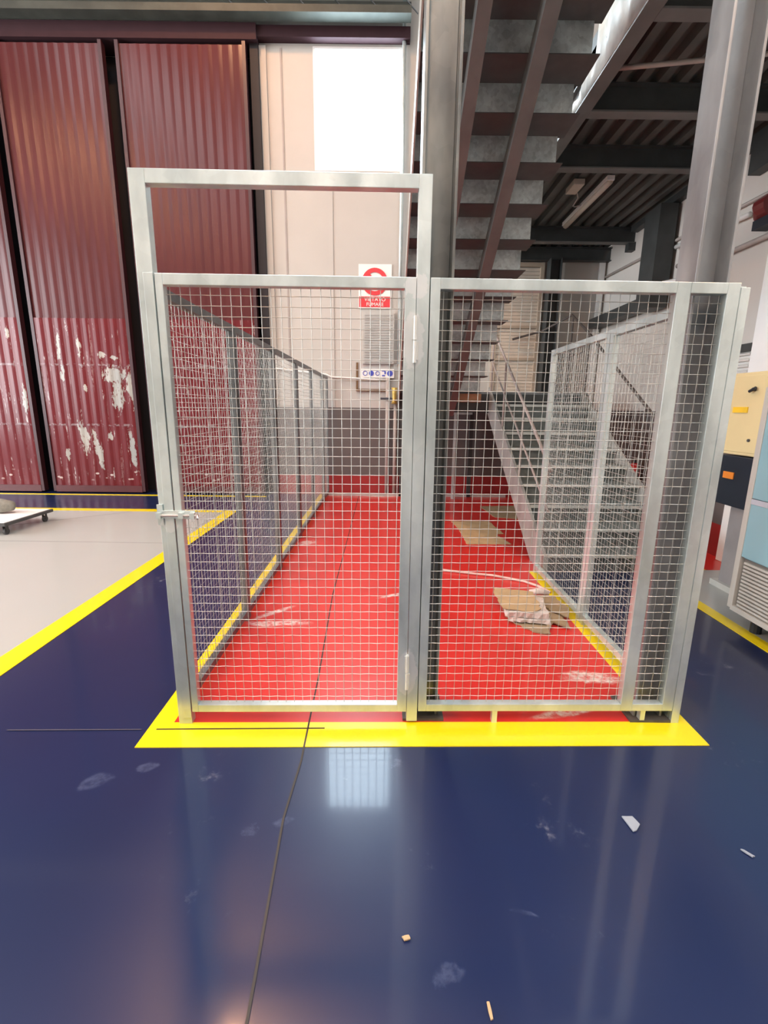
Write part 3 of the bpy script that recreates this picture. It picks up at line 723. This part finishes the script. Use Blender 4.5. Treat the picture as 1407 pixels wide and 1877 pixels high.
MB().box(3.44, 3.5, 4.66, 5.35, 2.06, 2.13).build('top_bar', DARKST, t)
b = MB()
for i in range(5): b.bar((3.46, 4.66, 1.82+i*.055), (3.46, 5.35, 1.82+i*.055), .05, .012, up=(-.5, 0, 1))
b.box(3.485, 3.5, 4.66, 5.35, 1.78, 2.06); b.build('slats', WHITE, t)
o = MB().box(3.43, 3.498, 3.2, 4.64, .003, 3.02).build('white_panel', paint('bright white panel', (.86, .86, .85), .5, 0, .03), None); tag(o, 'bright white panel on the right wall behind the blue machine', 'panel')

t = thing('red_canister', 'small red canister with a white band standing by the right wall beyond the stairs', 'canister', (3.38, 6.35, 0))
MB().tube([(3.38, 6.35, .004), (3.38, 6.35, .26), (3.38, 6.35, .74), (3.38, 6.35, .80)], [.075, .08, .08, .03], 16).build('body', SIGNR, t, smooth=True)
MB().tube([(3.38, 6.35, .34), (3.38, 6.35, .56)], .082, 16).build('band', SIGNW, t, smooth=True)
MB().cyl((3.38, 6.35, .80), (3.38, 6.35, .86), .015, 8).build('valve', NAVY, t)
o = MB().tube([(3.46, 5.9, .85), (3.46, 5.9, 1.40)], .03, 10).build('wall_pipe', paint('pale blue pipe', (.50, .58, .68), .4), None, smooth=True); tag(o, 'short pale blue vertical pipe on the grey band of the right wall', 'pipe')

# control cabinets
t = thing('control_cabinet', 'pale yellow electrical cabinet above the dark box beside the machine', 'cabinet', (3.05, 3.75, 1.14))
bd = MB().box(2.90, 3.22, 3.38, 4.12, 1.145, 1.80).build('body', CREAMY, t, bevel=.006)
MB().box(2.896, 2.902, 3.42, 4.09, 1.17, 1.775).build('door', CREAMY, t, bevel=.002)
b = MB(); b.box(2.888, 2.897, 3.84, 4.0, 1.485, 1.53); b.build('warning_label', YLABEL, t)
b = MB(); b.cyl((2.896, 3.80, 1.665), (2.872, 3.80, 1.665), .014, 10); b.tube([(2.872, 3.83, 1.65), (2.872, 3.77, 1.675)], .012, 8); b.build('latch', NAVY, t)
b = MB(); b.cyl((2.896, 3.775, 1.27), (2.885, 3.775, 1.27), .012, 10); b.build('lock', RUBBER, t)
t = thing('control_box', 'dark navy control box with an orange label below the yellow cabinet', 'control box', (3.03, 3.75, .70))
MB().box(2.89, 3.2, 3.46, 4.03, .72, 1.135).build('body', NAVY, t, bevel=.006)
MB().box(2.882, 2.889, 3.86, 3.98, .945, 1.0).build('label_plate', ORANGE, t)
MB().cyl((2.89, 3.60, .80), (2.83, 3.60, .80), .045, 16).build('knob', NAVY, t)
t = thing('grey_pedestal', 'grey steel pedestal carrying the dark control box', 'pedestal', (3.03, 3.75, 0))
MB().box(2.94, 3.16, 3.55, 3.90, .02, .72).build('upright', paint('mid grey pedestal', (.30, .28, .28), .5), t)
MB().box(2.90, 3.20, 3.48, 3.95, 0, .05).build('foot_plate', paint('pale foot plate', (.52, .52, .48), .5), t)

# machine
t = thing('machine', 'light blue machine with beige louvred base at the right edge', 'machine', (2.85, 2.6, 0))
MB().box(2.495, 3.3, 1.60, 3.13, .50, 1.64).build('housing', TEAL, t, bevel=.01)
b = MB(); b.box(2.470, 2.52, 3.11, 3.155, .13, 1.65); b.box(2.470, 2.52, 1.6, 3.11, 1.61, 1.65); b.build('edge_frame', BEIGE, t, bevel=.003)
MB().box(2.475, 2.495, 1.62, 3.11, .925, 1.605).build('upper_panel', TEAL, t, bevel=.003)
MB().box(2.475, 2.495, 1.62, 3.11, .515, .885).build('lower_panel', TEAL, t, bevel=.003)
MB().box(2.473, 2.495, 1.62, 3.11, .885, .92).build('panel_band', paint('pale band', (.55, .56, .62), .4), t)
b = MB(); b.box(2.50, 3.3, 1.6, 3.13, .12, .50); b.build('base', paint('dark inner base', (.20, .18, .16), .6), t)
b = MB()
for i in range(13): z = .165+i*.0255; b.box(2.478, 2.50, 1.64, 3.08, z, z+.014)
b.box(2.468, 2.505, 1.6, 3.12, .12, .155); b.build('louvres', BEIGE, t)
for y in (3.0, 1.9): MB().cyl((2.58, y, 0), (2.58, y, .12), .035, 12).build('foot', NAVY, t)

# ------------------------------------------------------------------ trolley at the left edge
t = thing('platform_trolley', 'low white platform trolley with grey castors at the far left edge', 'trolley', (-4.75, 5.5, 0))
MB().box(-5.3, -4.36, 5.22, 5.98, .135, .155).build('platform', WHITE, t, bevel=.004)
b = MB(); b.box(-5.3, -4.34, 5.20, 5.225, .115, .15); b.box(-4.36, -4.335, 5.225, 6.0, .115, .15); b.build('rim', RUBBER, t)
for x, y in ((-4.40, 5.28), (-4.40, 5.92), (-5.2, 5.28), (-5.2, 5.92)):
    c = MB().cyl((x-.014, y, .038), (x+.014, y, .038), .038, 16).build('castor_wheel', RUBBER, t)
    b = MB(); b.box(x-.022, x-.017, y-.018, y+.018, .038, .115); b.box(x+.017, x+.022, y-.018, y+.018, .038, .115); b.box(x-.022, x+.022, y-.018, y+.018, .105, .115); b.build('castor_fork', RUBBER, c)
b = MB(); b.tube([(-5.3, 5.7, .25), (-4.75, 5.7, .25), (-4.62, 5.7, .25)], [.09, .09, .06], 14); o = b.build('grey_roll', paint('dusty grey sheet roll', (.28, .27, .23), .8, 0, .3, 12), None, smooth=True); tag(o, 'dusty grey rolled bundle lying on the white trolley', 'roll')

# ------------------------------------------------------------------ things lying about
def flat_piece(name, pts, z0, z1, mat, label, cat, seed=1, jag=.008, tilt=0):
    random.seed(seed); out = []
    n = len(pts)
    for i in range(n):
        a = Vector((*pts[i], 0)); c = Vector((*pts[(i+1) % n], 0)); m_ = max(2, int((c-a).length/.035))
        nn = Vector((-(c-a).y, (c-a).x, 0)).normalized()
        for k in range(m_):
            q = a.lerp(c, k/m_) + nn*(random.uniform(-jag, jag) if k else 0)
            out.append((q.x, q.y, z0+tilt*(q.x-pts[0][0])))
    o = MB().prism(out, (0, 0, z1-z0)).build(name, mat); return tag(o, label, cat)
flat_piece('cardboard_sheet', [(.91, 6.17), (1.42, 6.2), (1.47, 5.55), (1.36, 5.5), (1.44, 5.10), (.94, 5.08), (.95, 5.74)], .001, .006, CARD, 'flat brown cardboard sheet lying on the red floor at the back', 'cardboard', 2)
flat_piece('cardboard_sheet', [(1.50, 7.2), (2.3, 7.3), (2.1, 6.3), (1.56, 6.45)], .001, .006, CARDD, 'dusty cardboard sheet lying under the stairs behind the first sheet', 'cardboard', 3)
# stack of torn cardboard and foam
flat_piece('cardboard_piece', [(.94, 3.46), (1.24, 3.40), (1.14, 2.93), (1.03, 2.96), (.90, 3.14)], .002, .012, CARDD, 'bottom torn cardboard piece sticking out under the stack', 'cardboard', 5, .015)
flat_piece('cardboard_piece', [(1.12, 3.44), (1.32, 3.40), (1.30, 2.99), (1.21, 3.08), (1.15, 2.98)], .013, .022, CARDD, 'dusty cardboard flap poking out right of the stack', 'cardboard', 6, .012)
def rough_block(name, x0, x1, y0, y1, z0, z1, ang, mat, label, cat, seed):
    random.seed(seed); bm = bmesh.new(); bmesh.ops.create_grid(bm, x_segments=10, y_segments=8, size=.5)
    bm.free(); cx, cy = (x0+x1)/2, (y0+y1)/2
    nu, nv = 12, 9; vs = []; fs = []
    for layer in (0, 1):
        for j_ in range(nv+1):
            for i in range(nu+1):
                u = x0+(x1-x0)*i/nu-cx; v = y0+(y1-y0)*j_/nv-cy
                if i in (0, nu): u += random.uniform(-.008, .008)
                if j_ in (0, nv): v += random.uniform(-.008, .008)
                z = (z0, z1)[layer]+(random.uniform(-.004, .004) if layer else 0)
                vs.append((cx+u*cos(ang)-v*sin(ang), cy+u*sin(ang)+v*cos(ang), z))
    L = (nu+1)*(nv+1); idx = lambda l, i, j_: l*L+j_*(nu+1)+i
    for j_ in range(nv):
        for i in range(nu):
            fs.append((idx(1, i, j_), idx(1, i+1, j_), idx(1, i+1, j_+1), idx(1, i, j_+1)))
            fs.append((idx(0, i, j_), idx(0, i, j_+1), idx(0, i+1, j_+1), idx(0, i+1, j_)))
    for i in range(nu):
        fs.append((idx(0, i, 0), idx(0, i+1, 0), idx(1, i+1, 0), idx(1, i, 0))); fs.append((idx(0, i, nv), idx(1, i, nv), idx(1, i+1, nv), idx(0, i+1, nv)))
    for j_ in range(nv):
        fs.append((idx(0, 0, j_), idx(1, 0, j_), idx(1, 0, j_+1), idx(0, 0, j_+1))); fs.append((idx(0, nu, j_), idx(0, nu, j_+1), idx(1, nu, j_+1), idx(1, nu, j_)))
    return tag(MB().add(vs, fs).build(name, mat), label, cat)
rough_block('foam_slab', .92, 1.20, 3.06, 3.36, .023, .052, -.16, FOAM, 'lower torn white foam slab in the cardboard stack', 'foam', 8)
rough_block('foam_slab', .90, 1.19, 3.07, 3.40, .056, .092, -.18, FOAM, 'upper torn white foam slab right under the top cardboard', 'foam', 9)
flat_piece('cardboard_piece', [(.875, 3.53), (1.17, 3.44), (1.13, 3.13), (1.05, 3.07), (.86, 3.13), (.855, 3.24)], .098, .104, CARD, 'brown cardboard piece with a torn edge on top of the stack', 'cardboard', 10, .010)
flat_piece('cardboard_piece', [(1.22, 3.55), (1.37, 3.50), (1.38, 3.24), (1.33, 3.12), (1.24, 3.26)], .024, .032, CARDD, 'crumpled cardboard scrap between the stack and the right cage wall', 'cardboard', 12, .014, tilt=.10)
o = MB().tube([(1.19, 3.60, .04), (1.27, 3.58, .05), (1.34, 3.57, .04)], [.018, .028, .02], 8).build('foam_scrap', FOAM, None, smooth=True); tag(o, 'small white foam scrap at the right of the cardboard stack', 'foam')
path = [(.32, 4.235), (.5, 4.20), (.66, 4.15), (.85, 4.085), (1.0, 4.05), (1.12, 3.98), (1.24, 3.91), (1.33, 3.80), (1.385, 3.66)]
o = MB().tube([(x, y, .012) for x, y in path], .0115, 8).build('plastic_strap', paint('pale pink plastic strap', (.74, .50, .44), .5), None, smooth=True); tag(o, 'pale plastic strap curving over the red floor behind the cardboard stack', 'strap')
CH = paint('pale chip', (.30, .33, .38), .5)
def chip(pts, label, seed, mat=CH):
    flat_piece('debris_chip', pts, .0005, .005, mat, label, 'debris', seed, .001)
chip([(.905, 1.475), (.945, 1.475), (.955, 1.44), (.93, 1.415), (.915, 1.41)], 'largest pale chip lying on the blue floor at the right', 21)
chip([(1.255, 1.345), (1.265, 1.342), (1.285, 1.318), (1.275, 1.316)], 'slim white chip on the blue floor near the right edge', 22)
chip([(.065, 1.055), (.085, 1.06), (.09, 1.05), (.072, 1.045)], 'tiny tan chip on the blue floor left of the bottom middle', 23, CARD)
chip([(.278, .905), (.285, .905), (.287, .87), (.281, .868)], 'slim tan sliver on the blue floor at the bottom edge', 24, CARD)
